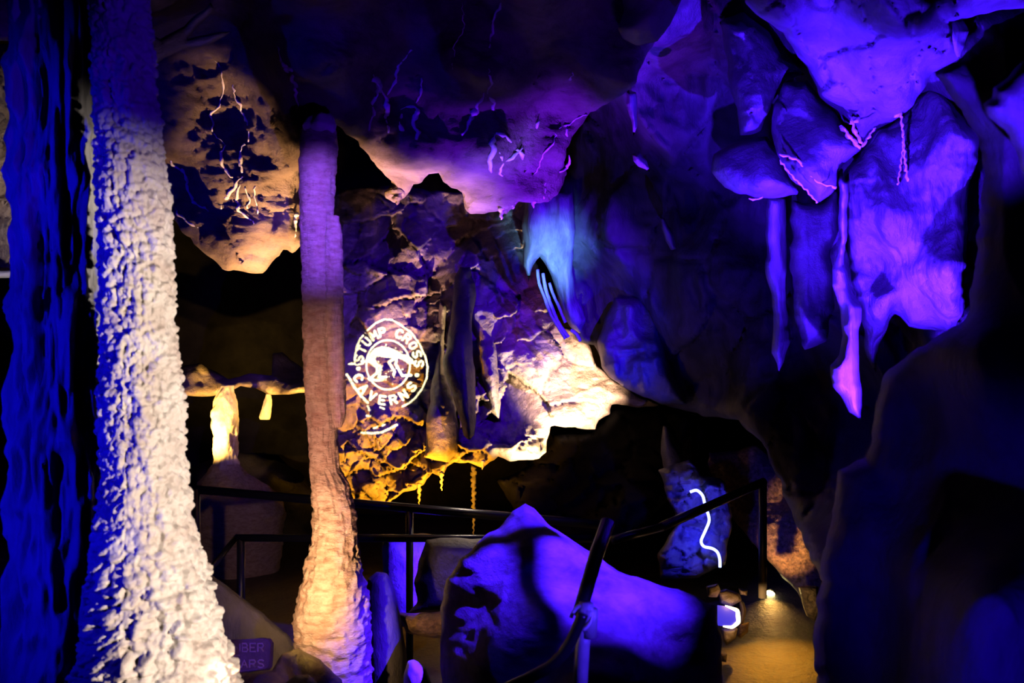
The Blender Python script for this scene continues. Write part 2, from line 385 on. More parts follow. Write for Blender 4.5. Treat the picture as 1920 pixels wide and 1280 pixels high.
# calcite veins crawling over the roof (a part of it)
def vein(pts, r, name='calcite_vein', sm=roof_s, par=roof, s=0):
    p = smooth_path(pts, 5, 2)
    n = len(p); P3 = []; R = []
    for i, (x, y) in enumerate(p):
        nz = fbm(np.array([[i*0.41, s*7.7, 0.3], [i*0.41, s*7.7, 9.3], [i*0.9, s*3.1, 4.4]]), 3, 5)
        Y = sm(x, y)-0.001
        P3.append(P(x+9*nz[0], y+5*nz[1], Y)); R.append(r/F*Y*max(0.25, 0.62+0.9*nz[2])*(0.35+0.65*math.sin(math.pi*(i+0.8)/(n+0.8))))
    return tube(name, P3, R, M['calcite'], par, 7, 0.5)
veins = [([(520, 85), (528, 115), (548, 130), (552, 150), (560, 200), (555, 232)], 4), ([(530, 120), (545, 135), (540, 128)], 9),
         ([(405, 115), (418, 135), (420, 160), (410, 200), (395, 215), (400, 250), (420, 270)], 3), ([(438, 160), (445, 190), (460, 220), (468, 265)], 4),
         ([(422, 272), (412, 290), (418, 312), (440, 332)], 5), ([(460, 270), (448, 282), (455, 300), (456, 325)], 5), ([(455, 330), (440, 350), (428, 368), (416, 390)], 6),
         ([(450, 345), (445, 375), (455, 405), (478, 418)], 5), ([(462, 350), (468, 370), (460, 390)], 4), ([(476, 350), (480, 385), (484, 400)], 3),
         ([(310, 285), (330, 315), (352, 325), (350, 350), (365, 380), (393, 398)], 5), ([(330, 390), (345, 410), (370, 425)], 5),
         ([(700, 140), (712, 165), (702, 185), (698, 220), (690, 245)], 5), ([(710, 160), (722, 185), (724, 215), (731, 248)], 6), ([(768, 92), (755, 118), (742, 130), (740, 155), (726, 180)], 5),
         ([(700, 150), (715, 150), (712, 170)], 11), ([(790, 145), (792, 175), (784, 195)], 4), ([(752, 205), (768, 198), (785, 205), (778, 235), (782, 262)], 7), ([(756, 215), (750, 235), (757, 246)], 6),
         ([(918, 128), (920, 160), (910, 175)], 3), ([(912, 176), (895, 202), (878, 225), (866, 252)], 7), ([(914, 178), (924, 195), (932, 210)], 6),
         ([(928, 250), (945, 255), (955, 265)], 5), ([(932, 252), (925, 275), (920, 300), (918, 322)], 8), ([(938, 285), (948, 305), (938, 318), (945, 330)], 5), ([(975, 275), (965, 292), (950, 303)], 7), ([(968, 278), (978, 290), (976, 297)], 6),
         ([(1075, 135), (1072, 150)], 4), ([(1008, 225), (1006, 238)], 4), ([(1050, 240), (1066, 232), (1085, 222), (1095, 215)], 5), ([(1064, 240), (1066, 255)], 4), ([(1045, 250), (1030, 275), (1015, 300), (1003, 325)], 3), ([(1068, 290), (1064, 310), (1050, 322)], 4),
         ([(1035, 335), (1022, 350), (1020, 372)], 3), ([(940, 0), (935, 20), (925, 60), (920, 90)], 4), ([(870, 0), (868, 60), (852, 90), (848, 130)], 2)]
for i, (p, r) in enumerate(veins): vein(p, r, s=i)

# back wall of broken limestone carrying the projected emblem
wall_poly = [(590, 360), (700, 350), (900, 360), (1010, 380), (1000, 470), (1020, 540), (1050, 610), (1100, 640), (1125, 690), (1150, 712), (1190, 738), (1215, 748), (1238, 757), (1196, 763), (1150, 757), (1145, 778), (1122, 786), (1120, 808),
             (1085, 803), (1030, 801), (1022, 845), (1000, 861), (955, 866), (938, 858), (905, 880), (880, 868), (852, 862), (838, 872), (828, 896), (812, 884), (795, 908), (760, 922), (720, 945), (640, 950), (590, 945)]
wall_depth = [(560, 380, 7.0), (700, 420, 6.9), (850, 400, 6.9), (680, 520, 6.45), (800, 500, 6.2), (900, 500, 6.1), (980, 500, 6.2), (725, 600, 6.05), (725, 690, 6.0), (725, 770, 6.0), (650, 700, 6.05), (800, 700, 5.95),
              (860, 650, 6.0), (940, 620, 5.95), (1040, 620, 5.95), (1000, 700, 5.8), (1080, 680, 5.9), (1180, 750, 5.8), (1060, 800, 5.6), (980, 860, 5.55), (870, 860, 5.75), (720, 880, 6.1), (650, 920, 6.2), (820, 800, 5.8)]
def wall_disp(X, Y, W):
    a = d_facet(0.20, 95, 41, 0.55, -0.45, 1.5, 0.35)(X, Y, W); b = d_facet(0.07, 38, 43, 0.7, -0.5, 1.4, 0.4)(X, Y, W)
    c = d_fbm(0.05, 4.5, 5, 5)(X, Y, W)+d_fbm(0.012, 26, 3, 6)(X, Y, W)
    k = np.exp(-(((X-725)/95.0)**2+((Y-690)/100.0)**2)**2)         # a flatter pane of rock
    low = np.clip((Y-780)/60.0, 0, 1)*np.clip((880-X)/60.0, 0, 1)
    r = np.clip((X-880)/60.0, 0, 1)*np.clip((Y-600)/60.0, 0, 1)
    big_ = d_facet(0.22, 120, 45, 0.7, 0.5, 1.3, 0.15)(X, Y, W)
    return (a*(1-r)+b*(1-0.7*r)+big_*r)*(1-0.85*k)+c+low*d_facet(0.10, 44, 47, 0.8, 0.9, 1.8, 1.0)(X, Y, W)
wall, wall_s = relief('wall_back', wall_poly, wall_depth, M['wall'], res=2.6, edge=26, bulge=0.12, thick=0.7, amp=5, s=2, disp=wall_disp)
S(wall)
# dark blue side wall receding to the right of the emblem
side_poly = [(1040, 330), (1062, 300), (1070, 250), (1120, 180), (1200, 90), (1240, -60), (1980, -60), (1980, 1330), (1530, 1330), (1545, 1095), (1500, 1000), (1460, 900), (1430, 830), (1385, 790), (1310, 775), (1236, 757),
             (1190, 735), (1135, 700), (1118, 650), (1080, 640), (1055, 560), (1040, 470)]
side_depth = [(1040, 330, 5.7), (1060, 560, 5.7), (1150, 700, 5.6), (1200, 400, 5.2), (1300, 740, 5.3), (1300, 200, 4.5), (1260, 0, 3.8), (1400, 500, 4.7), (1450, 800, 4.4), (1600, 500, 3.8), (1600, 0, 3.3), (1900, 100, 3.0), (1900, 600, 3.0), (1900, 1200, 2.7), (1560, 1200, 3.4)]
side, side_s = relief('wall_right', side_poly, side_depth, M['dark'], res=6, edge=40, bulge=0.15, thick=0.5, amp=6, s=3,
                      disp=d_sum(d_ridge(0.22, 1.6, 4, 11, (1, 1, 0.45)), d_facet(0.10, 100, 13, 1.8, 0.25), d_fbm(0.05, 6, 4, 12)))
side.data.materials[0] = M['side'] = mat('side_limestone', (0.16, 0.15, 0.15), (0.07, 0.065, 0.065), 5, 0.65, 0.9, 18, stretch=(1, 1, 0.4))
S(side)

# ================================================================== COLUMNS
big = empty('limestone_column', 'massive pale limestone column at the left, knobbly and brightly lit beside a blue fluted side', 'column')
def pop(sc, a, s=0, zs=0.8):
    def f(T, Z, r, c):
        u = T*r/sc; v = Z/F*2.0/sc/zs
        w1 = vnoise(np.c_[u*0.9, v*0.9, 0*u], s+1)*0.35; w2 = vnoise(np.c_[u*0.9, v*0.9, 0*u+5], s+2)*0.35
        f1, f2, cc = worley(u+w1, v+w2, s)
        b = np.sqrt(np.clip(1-(f1/0.72)**2, 0, 1))*(0.45+0.9*cc[0])
        g1, _, c2 = worley(u*2.1+3, v*2.1, s+8)
        b2 = np.sqrt(np.clip(1-(g1/0.7)**2, 0, 1))*0.3
        seam = np.clip(np.minimum(T, 2*math.pi-T)/0.0001, 0, 1)
        return a*(b+b2-0.6)+0.010*fbm(np.c_[np.sin(T)*2, np.cos(T)*2, v*0.18], 3, s)
    return f
knob = [(-60, 168, 274), (0, 172, 279), (150, 178, 286), (300, 184, 304), (450, 190, 318), (600, 196, 325), (750, 190, 336), (880, 196, 345), (960, 190, 352), (1020, 182, 366), (1080, 176, 382), (1150, 168, 402), (1210, 160, 418), (1290, 140, 436), (1400, 110, 460)]
def knob_d(T, Z, r, c):
    sc = np.interp(Z, [0, 500, 1300], [0.016, 0.019, 0.030]);
    f = pop(0.021, 0.0125, 3)(T, Z, r, c); g = pop(0.032, 0.021, 5, 0.7)(T, Z, r, c)
    k = np.clip((Z-800)/300.0, 0, 1)
    return f*(1-k)+g*k-0.004
column('nodular_shaft', knob, 1.95, M['popcorn'], knob_d, 3, 300, big)
flut = [(-60, 36, 190), (0, 36, 192), (200, 34, 196), (400, 36, 200), (600, 36, 205), (800, 32, 215), (1000, 32, 225), (1150, 26, 240), (1300, 22, 250), (1400, 18, 260)]
def flut_d(T, Z, r, c):
    q = np.c_[np.sin(T)*2.6, np.cos(T)*2.6, Z/230.0]
    q2 = np.c_[np.sin(T)*5, np.cos(T)*5, Z/90.0]
    return 0.060*fbm(q, 3, 61, True)+0.016*fbm(q2, 3, 63)-0.034
column('fluted_shaft', flut, 2.22, M['fluted'], flut_d, 5, 200, big)

slim = empty('limestone_column', 'slender two-strand limestone column, violet at its top and orange at its flared foot', 'column')
def slim_d(T, Z, r, c):
    q = np.c_[np.sin(T)*1.5, np.cos(T)*1.5, Z/16.0]
    k = np.clip((Z-850)/200.0, 0, 1)
    return (0.005+0.004*k)*fbm(q*2, 3, 71)+(0.004+0.006*k)*fbm(np.c_[np.sin(T)*3, np.cos(T)*3, Z/24.0], 3, 73, True)
main = [(228, 578, 622), (245, 566, 629), (275, 564, 632), (300, 562, 630), (430, 564, 622), (500, 567, 620), (700, 571, 628), (780, 576, 634), (840, 580, 632), (880, 582, 636), (905, 584, 652), (950, 590, 664), (985, 590, 668), (1040, 580, 670),
        (1075, 572, 678), (1110, 564, 686), (1150, 556, 690), (1190, 552, 692), (1230, 560, 694), (1300, 575, 697)]
column('main_strand', main, 3.0, M['slim'], slim_d, 3, 150, slim)
second = [(405, 612, 634), (430, 608, 639), (500, 608, 641), (600, 610, 643), (700, 614, 646), (770, 618, 648), (790, 622, 645), (802, 630, 638)]
column('second_strand', second, 2.985, M['slim'], slim_d, 3, 80, slim)
cap = [(214, 592, 618), (222, 580, 624), (236, 570, 630), (248, 572, 626), (256, 590, 612)]
column('calcite_collar', cap, 2.98, M['calcite'], lambda T, Z, r, c: 0.006*np.sin(T*5+1)+0.003*fbm(np.c_[np.sin(T)*3, np.cos(T)*3, Z/10.0], 2, 9), 2, 60, slim)

# far lit pillar and its mound, below the left ledge
far = empty('limestone_column', 'small far column glowing yellow-white under the left rock ledge', 'column')
fp = [(722, 418, 436), (745, 404, 442), (765, 399, 445), (800, 396, 446), (815, 402, 445), (822, 398, 444), (860, 404, 444), (880, 398, 450)]
column('upper_shaft', fp, 6.3, M['popcorn'], lambda T, Z, r, c: 0.02*fbm(np.c_[np.sin(T)*2, np.cos(T)*2, Z/18.0], 4, 81), 2, 70, far)
fm = [(868, 402, 446), (890, 385, 462), (915, 365, 500), (930, 358, 520), (960, 356, 532), (1000, 362, 530), (1080, 360, 520), (1200, 350, 520)]
column('flowstone_mound', fm, 6.3, M['slim'], lambda T, Z, r, c: 0.02*fbm(np.c_[np.sin(T)*3, np.cos(T)*3, Z/12.0], 4, 83), 3, 120, far)
thin = [(738, 499, 507), (750, 496, 510), (770, 490, 508), (784, 486, 507), (786, 490, 505)]
o = column('stalactite', thin, 6.35, M['popcorn'], lambda T, Z, r, c: 0.006*fbm(np.c_[np.sin(T)*2, np.cos(T)*2, Z/8.0], 3, 85), 2, 30)
tag(o, 'short gritty yellow stalactite under the left ledge, right of the small glowing column', 'stalactite')
# the left ledge
o, _ = relief('rock_ledge', [(240, 700), (325, 690), (375, 682), (410, 700), (430, 712), (470, 700), (508, 705), (512, 660), (530, 658), (545, 675), (575, 695), (600, 705), (600, 738), (560, 736), (505, 740), (480, 728), (450, 722), (425, 735), (400, 744), (340, 740), (240, 735)],
              [(300, 690, 6.9), (300, 740, 6.2), (450, 690, 7.0), (450, 725, 6.3), (560, 680, 7.0), (560, 735, 6.3)], M['wall'], res=3, edge=14, bulge=0.05, thick=0.3, amp=3, s=7, disp=d_fbm(0.06, 4, 4, 88))
tag(o, 'golden lit overhanging rock ledge between the massive column and the slender column', 'rock ledge')
# dark rocks behind the rails on the left
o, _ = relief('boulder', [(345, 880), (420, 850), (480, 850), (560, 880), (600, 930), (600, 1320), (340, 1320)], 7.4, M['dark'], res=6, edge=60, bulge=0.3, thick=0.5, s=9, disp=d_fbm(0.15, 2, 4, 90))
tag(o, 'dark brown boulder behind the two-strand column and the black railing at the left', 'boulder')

# ================================================================== CENTRE: stalactite blades and flowstone
def rock(name, label, cat, poly, depth, m, group=None, **k):
    o, sm = relief(name, poly, depth, m, **k); tag(o, label, cat, group); return o, sm
rock('stalactite', 'long dark blue stalactite blade hanging just right of the projected round emblem', 'stalactite',
     [(862, 500), (880, 500), (890, 530), (892, 560), (884, 600), (886, 660), (892, 730), (893, 790), (889, 815), (880, 824), (870, 818), (864, 790), (856, 760), (845, 730), (830, 700), (836, 650), (845, 600), (848, 560), (852, 520)],
     [(870, 500, 5.75), (860, 700, 5.35), (880, 820, 5.3)], M['dark'], res=3, edge=22, bulge=0.14, thick=0.14, amp=3, s=11, disp=d_ridge(0.03, 5, 3, 14, (1, 1, 0.3)))  # the blade's dark silhouette is put into its rock colour
rock('stalactite', 'broad pinkish stalactite with violet shade, right of the dark blade', 'stalactite',
     [(880, 575), (900, 568), (930, 565), (948, 580), (944, 600), (936, 660), (940, 720), (935, 790), (915, 770), (905, 700), (895, 640), (880, 600)],
     [(910, 540, 5.95), (920, 780, 5.7)], M['wall'], res=3, edge=20, bulge=0.12, thick=0.14, amp=4, s=12, disp=d_sum(d_ridge(0.03, 5, 3, 15, (1, 1, 0.3)), d_fbm(0.02, 14, 3, 4)))
rock('stalactite', 'pale pink fin of dripstone sloping down between the emblem and the dark blade', 'dripstone',
     [(824, 560), (836, 575), (834, 640), (832, 700), (850, 745), (862, 800), (858, 850), (838, 868), (815, 860), (795, 855), (800, 800), (806, 740), (815, 700), (820, 640)],
     [(830, 570, 5.95), (825, 850, 5.6)], M['wall'], res=3, edge=24, bulge=0.14, thick=0.14, amp=4, s=13, disp=d_sum(d_ridge(0.03, 4, 3, 16, (1, 1, 0.3)), d_fbm(0.015, 22, 3, 4)))
rock('flowstone_drape', 'pale cyan flowstone curtain flowing down to thin fingers beside the violet rock', 'flowstone',
     [(985, 370), (1075, 360), (1078, 430), (1072, 500), (1082, 560), (1098, 600), (1090, 625), (1068, 610), (1050, 580), (1040, 540), (1026, 500), (1012, 480), (996, 505), (990, 530), (982, 495), (980, 440)],
     [(1030, 370, 5.2), (1070, 600, 5.35)], M['flow'], res=3, edge=26, bulge=0.12, thick=0.12, amp=5, s=14, disp=d_sum(d_ridge(0.05, 6, 3, 17, (1.2, 1, 0.12)), d_fbm(0.01, 20, 3, 4)))
fing = empty('flowstone_fingers', 'thin pale blue dripstone fingers trailing below the cyan flowstone curtain', 'flowstone')
for p, r in (([(1008, 505), (1010, 530), (1022, 560), (1032, 590), (1045, 610), (1060, 635)], 3.2), ([(1018, 512), (1022, 540), (1034, 575), (1044, 600), (1056, 620), (1066, 632)], 3.5), ([(1030, 530), (1038, 555), (1048, 575), (1060, 605)], 3), ([(1070, 618), (1082, 625), (1088, 640)], 3.5)):
    tube('finger', [P(x, y, 5.16) for x, y in smooth_path(p, 6)], [r/F*5.16]*len(smooth_path(p, 6)), M['flow'], fing, 7, 0.3)
rock('flowstone_drape', 'smooth folded deep blue flowstone under the dark side wall, right of the brightest rock', 'flowstone',
     [(1120, 640), (1150, 560), (1200, 555), (1240, 580), (1245, 640), (1262, 700), (1290, 758), (1236, 756), (1195, 738), (1150, 712), (1128, 690)],
     [(1180, 560, 5.3), (1200, 740, 5.0)], M['blue_rock'], res=3, edge=26, bulge=0.16, thick=0.2, amp=4, s=15, disp=d_ridge(0.15, 3.4, 4, 18, (1, 1, 0.3)))
spot('fold_blue', P(1230, 1050, 3.9), P(1190, 660, 5.1), 22, DEEP, 24, 0.9)
rock('rock_ledge', 'blocky dark rock ledge in shadow under the brightly lit centre wall', 'rock ledge',
     [(930, 900), (1000, 870), (1040, 815), (1110, 815), (1150, 768), (1240, 768), (1330, 800), (1320, 900), (1250, 940), (1180, 1010), (1000, 1010)], [(1000, 880, 6.6), (1200, 780, 6.3), (1250, 950, 6.0)], M['void'], res=5, edge=30, bulge=0.2, thick=0.4, amp=6, s=16, disp=d_facet(0.15, 60, 51))  # the ledge's shadow is put into its near-black rock colour
rock('stalagmite', 'small pointed blue stalagmite glimmering in the dark beneath the side wall', 'stalagmite',
     [(1243, 795), (1252, 800), (1262, 830), (1280, 860), (1300, 900), (1290, 920), (1250, 900), (1238, 850), (1240, 820)], 5.6, M['blue_rock'], res=3, edge=18, bulge=0.1, thick=0.1, amp=2, s=17, disp=d_fbm(0.04, 6, 3, 19))
spot('rope_side_blue', P(1330, 1060, 5.0), P(1270, 880, 5.5), 4, DEEP, 60, 0.9)

# ================================================================== RIGHT: blue boulders and sheets
def Z3(*pts): return [(1280+x*0.336, y*0.336) for x, y in pts]
def Z6(*pts): return [(1280+x*0.336, 430+y*0.336) for x, y in pts]
sm_rock = dict(res=5, edge=50, bulge=0.22, thick=0.3, amp=4)
rock('boulder', 'large smooth blue boulder hanging at the upper right with a white seam below', 'boulder',
     Z3((560, 470), (700, 440), (760, 540), (860, 620), (900, 700), (1000, 830), (930, 900), (870, 960), (860, 1045), (760, 1130), (700, 1070), (600, 990), (530, 860), (490, 730), (500, 600)),
     [(1480, 180, 3.35), (1535, 370, 3.1), (1600, 280, 3.1)], M['blue_rock'], s=21, disp=d_sum(d_fbm(0.07, 3, 4, 22), d_facet(0.03, 60, 23, 0.8, 0.6)), **sm_rock)
rock('boulder', 'rounded lobe of blue rock left of and below the large smooth boulder', 'boulder',
     Z3((170, 860), (300, 780), (470, 760), (520, 830), (580, 950), (660, 1080), (560, 1100), (400, 1110), (230, 1050), (165, 960)),
     [(1350, 300, 3.6), (1460, 360, 3.4)], M['blue_rock'], s=22, disp=d_fbm(0.08, 3, 4, 25), **sm_rock)
rock('rock_slab', 'wide tilted blue slab of roof across the top right corner', 'rock slab',
     Z3((720, 430), (560, 180), (350, 20), (320, -150), (2000, -150), (2000, 40), (1840, 50), (1640, 80), (1500, 130), (1560, 320), (1400, 400), (1340, 500), (1290, 580), (1190, 665), (1080, 715), (1010, 825), (900, 705), (860, 620), (760, 540)),
     [(1400, 0, 2.7), (1700, 0, 2.5), (1520, 150, 3.1), (1616, 270, 3.25), (1720, 170, 3.0)], M['blue_rock'], s=23, disp=d_sum(d_ridge(0.09, 2.2, 4, 26, (1, 1, 1)), d_facet(0.06, 90, 27, 0.8, 0.9), d_fbm(0.02, 10, 3, 2)), **sm_rock)
rock('stalactite', 'pale pointed tooth of blue rock at the top right beside the black gap', 'stalactite',
     Z3((1370, 110), (1450, 70), (1530, 60), (1600, 170), (1570, 260), (1545, 325), (1500, 290), (1430, 200)), 2.75, M['flow'], res=4, edge=26, bulge=0.12, thick=0.1, amp=3, s=24, disp=d_ridge(0.03, 5, 3, 28, (1, 1, .4)))
rock('boulder', 'dark upright blue block left of the large smooth boulder under a black crack', 'boulder',
     Z3((250, 340), (200, 120), (330, 60), (480, 180), (560, 320), (680, 410), (560, 470), (500, 560), (440, 740), (320, 760), (300, 600), (250, 450)),
     [(1360, 50, 3.7), (1430, 240, 3.5), (1500, 130, 3.6)], M['blue_rock'], s=25, disp=d_sum(d_ridge(0.10, 2.4, 4, 29, (1, 1, .5)), d_facet(0.05, 60, 30)), **sm_rock)
rock('boulder', 'blue knob of roof at the top centre with a pale rim', 'boulder',
     [(1165, -60), (1300, -60), (1272, 10), (1255, 45), (1235, 78), (1195, 84), (1168, 72), (1157, 55), (1170, 20)], 2.75, M['blue_rock'], s=26, disp=d_fbm(0.06, 4, 3, 31), **sm_rock)
spot('knob_blue', (0.35, 1.6, 1.2), P(1210, 40, 2.7), 2.5, (0.2, 0.1, 1.0), 30, 0.9)
rock('flowstone_wall', 'tall sheet of vividly blue rock with white streaks down the right side', 'flowstone',
     Z3((900, 960), (1000, 830), (1080, 715), (1190, 665), (1280, 600), (1360, 500), (1450, 490), (1520, 570), (1650, 760), (1650, 900), (1610, 1000), (1590, 1280))+Z6((1590, 100), (1570, 300), (1600, 500), (1500, 570), (1380, 560), (1250, 540), (1180, 470), (1100, 640), (1070, 800), (1010, 650), (1000, 450), (950, 330), (930, 200), (920, 0)),
     [(1620, 250, 3.3), (1700, 230, 3.25), (1800, 280, 3.0), (1700, 420, 3.15), (1800, 500, 2.95), (1620, 500, 3.35), (1700, 620, 3.2), (1630, 650, 3.4)], M['sheet'], res=4, edge=40, bulge=0.18, thick=0.3, amp=5, s=27,
     disp=d_sum(d_ridge(0.09, 2.6, 5, 33, (1, 1, .35)), d_ridge(0.03, 9, 4, 34, (1, 1, .3)), d_fbm(0.02, 12, 3, 35)))
rock('flowstone_drape', 'narrow pale blue drapery hanging in a ribbon to a pointed tail at the right', 'flowstone',
     Z3((875, 960), (930, 1010), (925, 1100), (915, 1280))+Z6((915, 60), (905, 200), (940, 320), (1000, 440), (985, 560), (985, 680), (995, 900), (1000, 1070), (930, 1020), (880, 930), (830, 880), (815, 760), (870, 700), (890, 600), (880, 450), (832, 320), (830, 220), (870, 100)),
     [(1580, 330, 3.05), (1600, 780, 2.95)], M['flow'], res=3, edge=18, bulge=0.09, thick=0.1, amp=3, s=28, disp=d_ridge(0.04, 8, 3, 36, (1, 1, 0.2)))
rock('flowstone_drape', 'straight faint violet drapery strip left of the ribbon drapery', 'flowstone',
     [(1440, 368), (1472, 370), (1476, 440), (1474, 540), (1484, 640), (1462, 700), (1448, 660), (1450, 560), (1434, 500), (1436, 430)],
     3.6, M['flow'], res=3, edge=16, bulge=0.08, thick=0.08, amp=3, s=29, disp=d_ridge(0.03, 8, 3, 37, (1, 1, 0.2)))
rock('flowstone_drape', 'wide dim blue drapery between the violet strip and the ribbon drapery', 'flowstone',
     [(1485, 375), (1535, 385), (1570, 345), (1578, 420), (1560, 480), (1565, 560), (1550, 640), (1510, 660), (1490, 600), (1482, 480)],
     3.5, M['blue_rock'], res=4, edge=26, bulge=0.1, thick=0.1, amp=5, s=30, disp=d_ridge(0.06, 5, 4, 38, (1, 1, 0.25)))
rock('flowstone_drape', 'faint frosted blue drip on the dark rock, upper of two left of the boulders', 'flowstone',
     [(1175, 168), (1192, 172), (1196, 200), (1194, 240), (1188, 255), (1184, 225), (1174, 195)], 3.9, M['flow'], res=2.5, edge=12, bulge=0.06, thick=0.08, amp=2, s=31)
rock('flowstone_drape', 'faint frosted blue drip on the dark rock, lower of two with a curled tip', 'flowstone',
     [(1186, 288), (1200, 284), (1212, 300), (1218, 322), (1208, 316), (1196, 312), (1188, 302)], 3.9, M['flow'], res=2.5, edge=12, bulge=0.06, thick=0.08, amp=2, s=32)
rock('flowstone_drape', 'slim violet drip on the dark wall, midway up and right of the cyan curtain', 'flowstone',
     [(1238, 405), (1248, 410), (1262, 440), (1268, 468), (1258, 470), (1248, 452), (1240, 428)], 4.6, M['flow'], res=2.5, edge=10, bulge=0.06, thick=0.08, amp=2, s=33)
spot('drip_violet', P(1180, 1000, 3.6), P(1225, 300, 4.2), 10, (0.3, 0.12, 1.0), 26, 0.9)
# white calcite seams on the boulders
def seam(label, groups, Yv):
    e = empty('calcite_seam', label, 'calcite')
    for k, (p, r) in enumerate(groups):
        q = smooth_path(p, 4, 1)
        tube('seam', [P(x+1.5*math.sin(i*2.1+k), y+1.2*math.sin(i*1.3), Yv-0.02) for i, (x, y) in enumerate(q)], [r/F*Yv*(0.6+0.5*math.sin(i*0.8)**2) for i in range(len(q))], M['calcite'], e, 7, 0.5)
    return e
seam('white V of calcite at the brightest tip of the blue boulders', [(Z3((880, 700), (930, 760), (990, 825)), 4.5), (Z3((940, 660), (960, 730), (1000, 800)), 4), (Z3((1000, 820), (1040, 760), (1075, 710)), 3), (Z3((985, 655), (950, 690)), 4)], 2.98)
seam('thin white calcite seam zigzagging under the large smooth boulder', [(Z3((540, 860), (640, 890), (700, 960), (760, 1020), (855, 1045)), 2.6), (Z3((540, 890), (600, 970), (700, 1070), (750, 1130)), 2.2)], 2.93)
seam('white knot of calcite with streaks running down the blue sheet', [(Z3((1180, 650), (1210, 620), (1215, 590)), 6), (Z3((1215, 620), (1230, 760), (1240, 900), (1255, 1010)), 2.6), (Z3((1235, 760), (1220, 900), (1200, 1030)), 1.8)], 2.98)
seam('short white calcite squiggle along the base of the rounded lobe', [(Z3((370, 1108), (420, 1116), (445, 1095)), 2.2)], 3.22)
seam('short white calcite line high on the tilted slab', [(Z3((1115, 410), (1150, 460), (1195, 490)), 1.8)], 2.80)

# near rock at the right edge, in the dark
near_poly = [(1990, 0), (1900, 30), (1850, 55), (1800, 112), (1752, 138), (1768, 158), (1795, 195), (1832, 262), (1850, 320), (1838, 420), (1822, 520), (1812, 600), (1740, 640), (1660, 700), (1640, 780), (1625, 860), (1570, 880),
             (1560, 960), (1540, 1050), (1532, 1140), (1525, 1200), (1535, 1340), (1990, 1340)]
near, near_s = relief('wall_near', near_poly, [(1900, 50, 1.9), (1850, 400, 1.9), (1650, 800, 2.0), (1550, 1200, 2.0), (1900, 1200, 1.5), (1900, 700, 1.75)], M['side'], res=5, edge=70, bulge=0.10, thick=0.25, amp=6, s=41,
                      disp=d_sum(d_ridge(0.08, 2.2, 3, 42, (1, 1, .5)), d_fbm(0.04, 4, 3, 43)))
S(near)
rock('boulder', 'blurred blue rock poking in at the upper right edge beside the black gap', 'boulder',
     [(1990, 80), (1915, 115), (1885, 150), (1865, 165), (1862, 180), (1845, 195), (1855, 220), (1885, 245), (1905, 280), (1920, 330), (1990, 380)], 1.45, M['blue_rock'], res=4, edge=40, bulge=0.08, thick=0.15, amp=4, s=44, disp=d_fbm(0.04, 6, 4, 45))

# ================================================================== FOREGROUND mound and stalagmites
_, mound_s = rock('boulder', 'big violet-blue boulder with a pointed cap, crossed by a dark T-shaped shadow', 'boulder',
     [(830, 1340), (826, 1220), (826, 1140), (838, 1085), (862, 1048), (890, 1025), (908, 1004), (938, 988), (960, 957), (985, 944), (1003, 952), (1028, 984), (1062, 1004), (1110, 1038), (1160, 1070), (1240, 1098), (1300, 1112), (1340, 1135), (1352, 1200), (1356, 1340)],
     [(985, 950, 3.1), (1050, 1010, 2.95), (850, 1100, 3.0), (1000, 1200, 2.6), (1330, 1150, 2.9), (1100, 1340, 2.35)], M['mound'], res=5, edge=95, bulge=0.26, thick=0.5, amp=3, s=51, disp=d_sum(d_fbm(0.07, 2.4, 4, 52, (1, 1, 1.8)), d_fbm(0.012, 12, 3, 53, (0.4, 1, 3))))
rock('stalagmite', 'rounded dark stalagmite standing close to the right of the slender column foot', 'stalagmite',
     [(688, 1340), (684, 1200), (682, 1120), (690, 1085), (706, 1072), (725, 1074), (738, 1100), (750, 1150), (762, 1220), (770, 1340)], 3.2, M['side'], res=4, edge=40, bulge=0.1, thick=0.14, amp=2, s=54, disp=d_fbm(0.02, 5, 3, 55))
rock('boulder', 'plain bright violet-blue rock glimpsed between the rails left of the big boulder', 'boulder',
     [(716, 1000), (820, 1000), (840, 1060), (820, 1130), (790, 1180), (735, 1170), (718, 1080)], 4.6, M['blue_rock'], res=4, edge=60, bulge=0.1, thick=0.3, amp=3, s=56, disp=d_fbm(0.03, 4, 3, 57))
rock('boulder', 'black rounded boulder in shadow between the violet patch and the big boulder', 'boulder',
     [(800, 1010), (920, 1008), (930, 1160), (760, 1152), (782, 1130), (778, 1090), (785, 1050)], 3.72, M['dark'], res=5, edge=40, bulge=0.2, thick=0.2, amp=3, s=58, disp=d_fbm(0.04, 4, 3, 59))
rock('rock_ledge', 'rough brown step of rock low between the dark stalagmite and the big boulder', 'rock ledge',
     [(740, 1148), (850, 1146), (860, 1200), (800, 1196), (760, 1186)], 3.3, M['gravel'], res=3, edge=18, bulge=0.1, thick=0.2, amp=3, s=60, disp=d_fbm(0.03, 8, 4, 61))
spot('step_amber', P(900, 1330, 3.2), P(790, 1165, 3.45), 1.0, (1, .45, .12), 60, 0.9)
rock('boulder', 'little pale wet rock with a violet side at the bottom, left of the big boulder', 'boulder',
     [(758, 1340), (757, 1265), (764, 1240), (775, 1236), (800, 1250), (812, 1290), (815, 1340)], 2.9, M['calcite'], res=3, edge=20, bulge=0.05, thick=0.1, amp=2, s=62, disp=d_fbm(0.02, 9, 3, 63))
rock('boulder', 'moss-tinged rock under the lettered plaque at the foot of the slender column', 'boulder',
     [(395, 1340), (410, 1255), (470, 1262), (510, 1255), (530, 1225), (560, 1215), (600, 1235), (640, 1275), (660, 1340)], [(420, 1260, 2.62), (600, 1230, 2.8), (500, 1340, 2.4)], M['moss'], res=3.5, edge=30, bulge=0.05, thick=0.2, amp=3, s=64, disp=d_sum(d_fbm(0.04, 6, 4, 65), d_fbm(0.01, 30, 3, 66)))
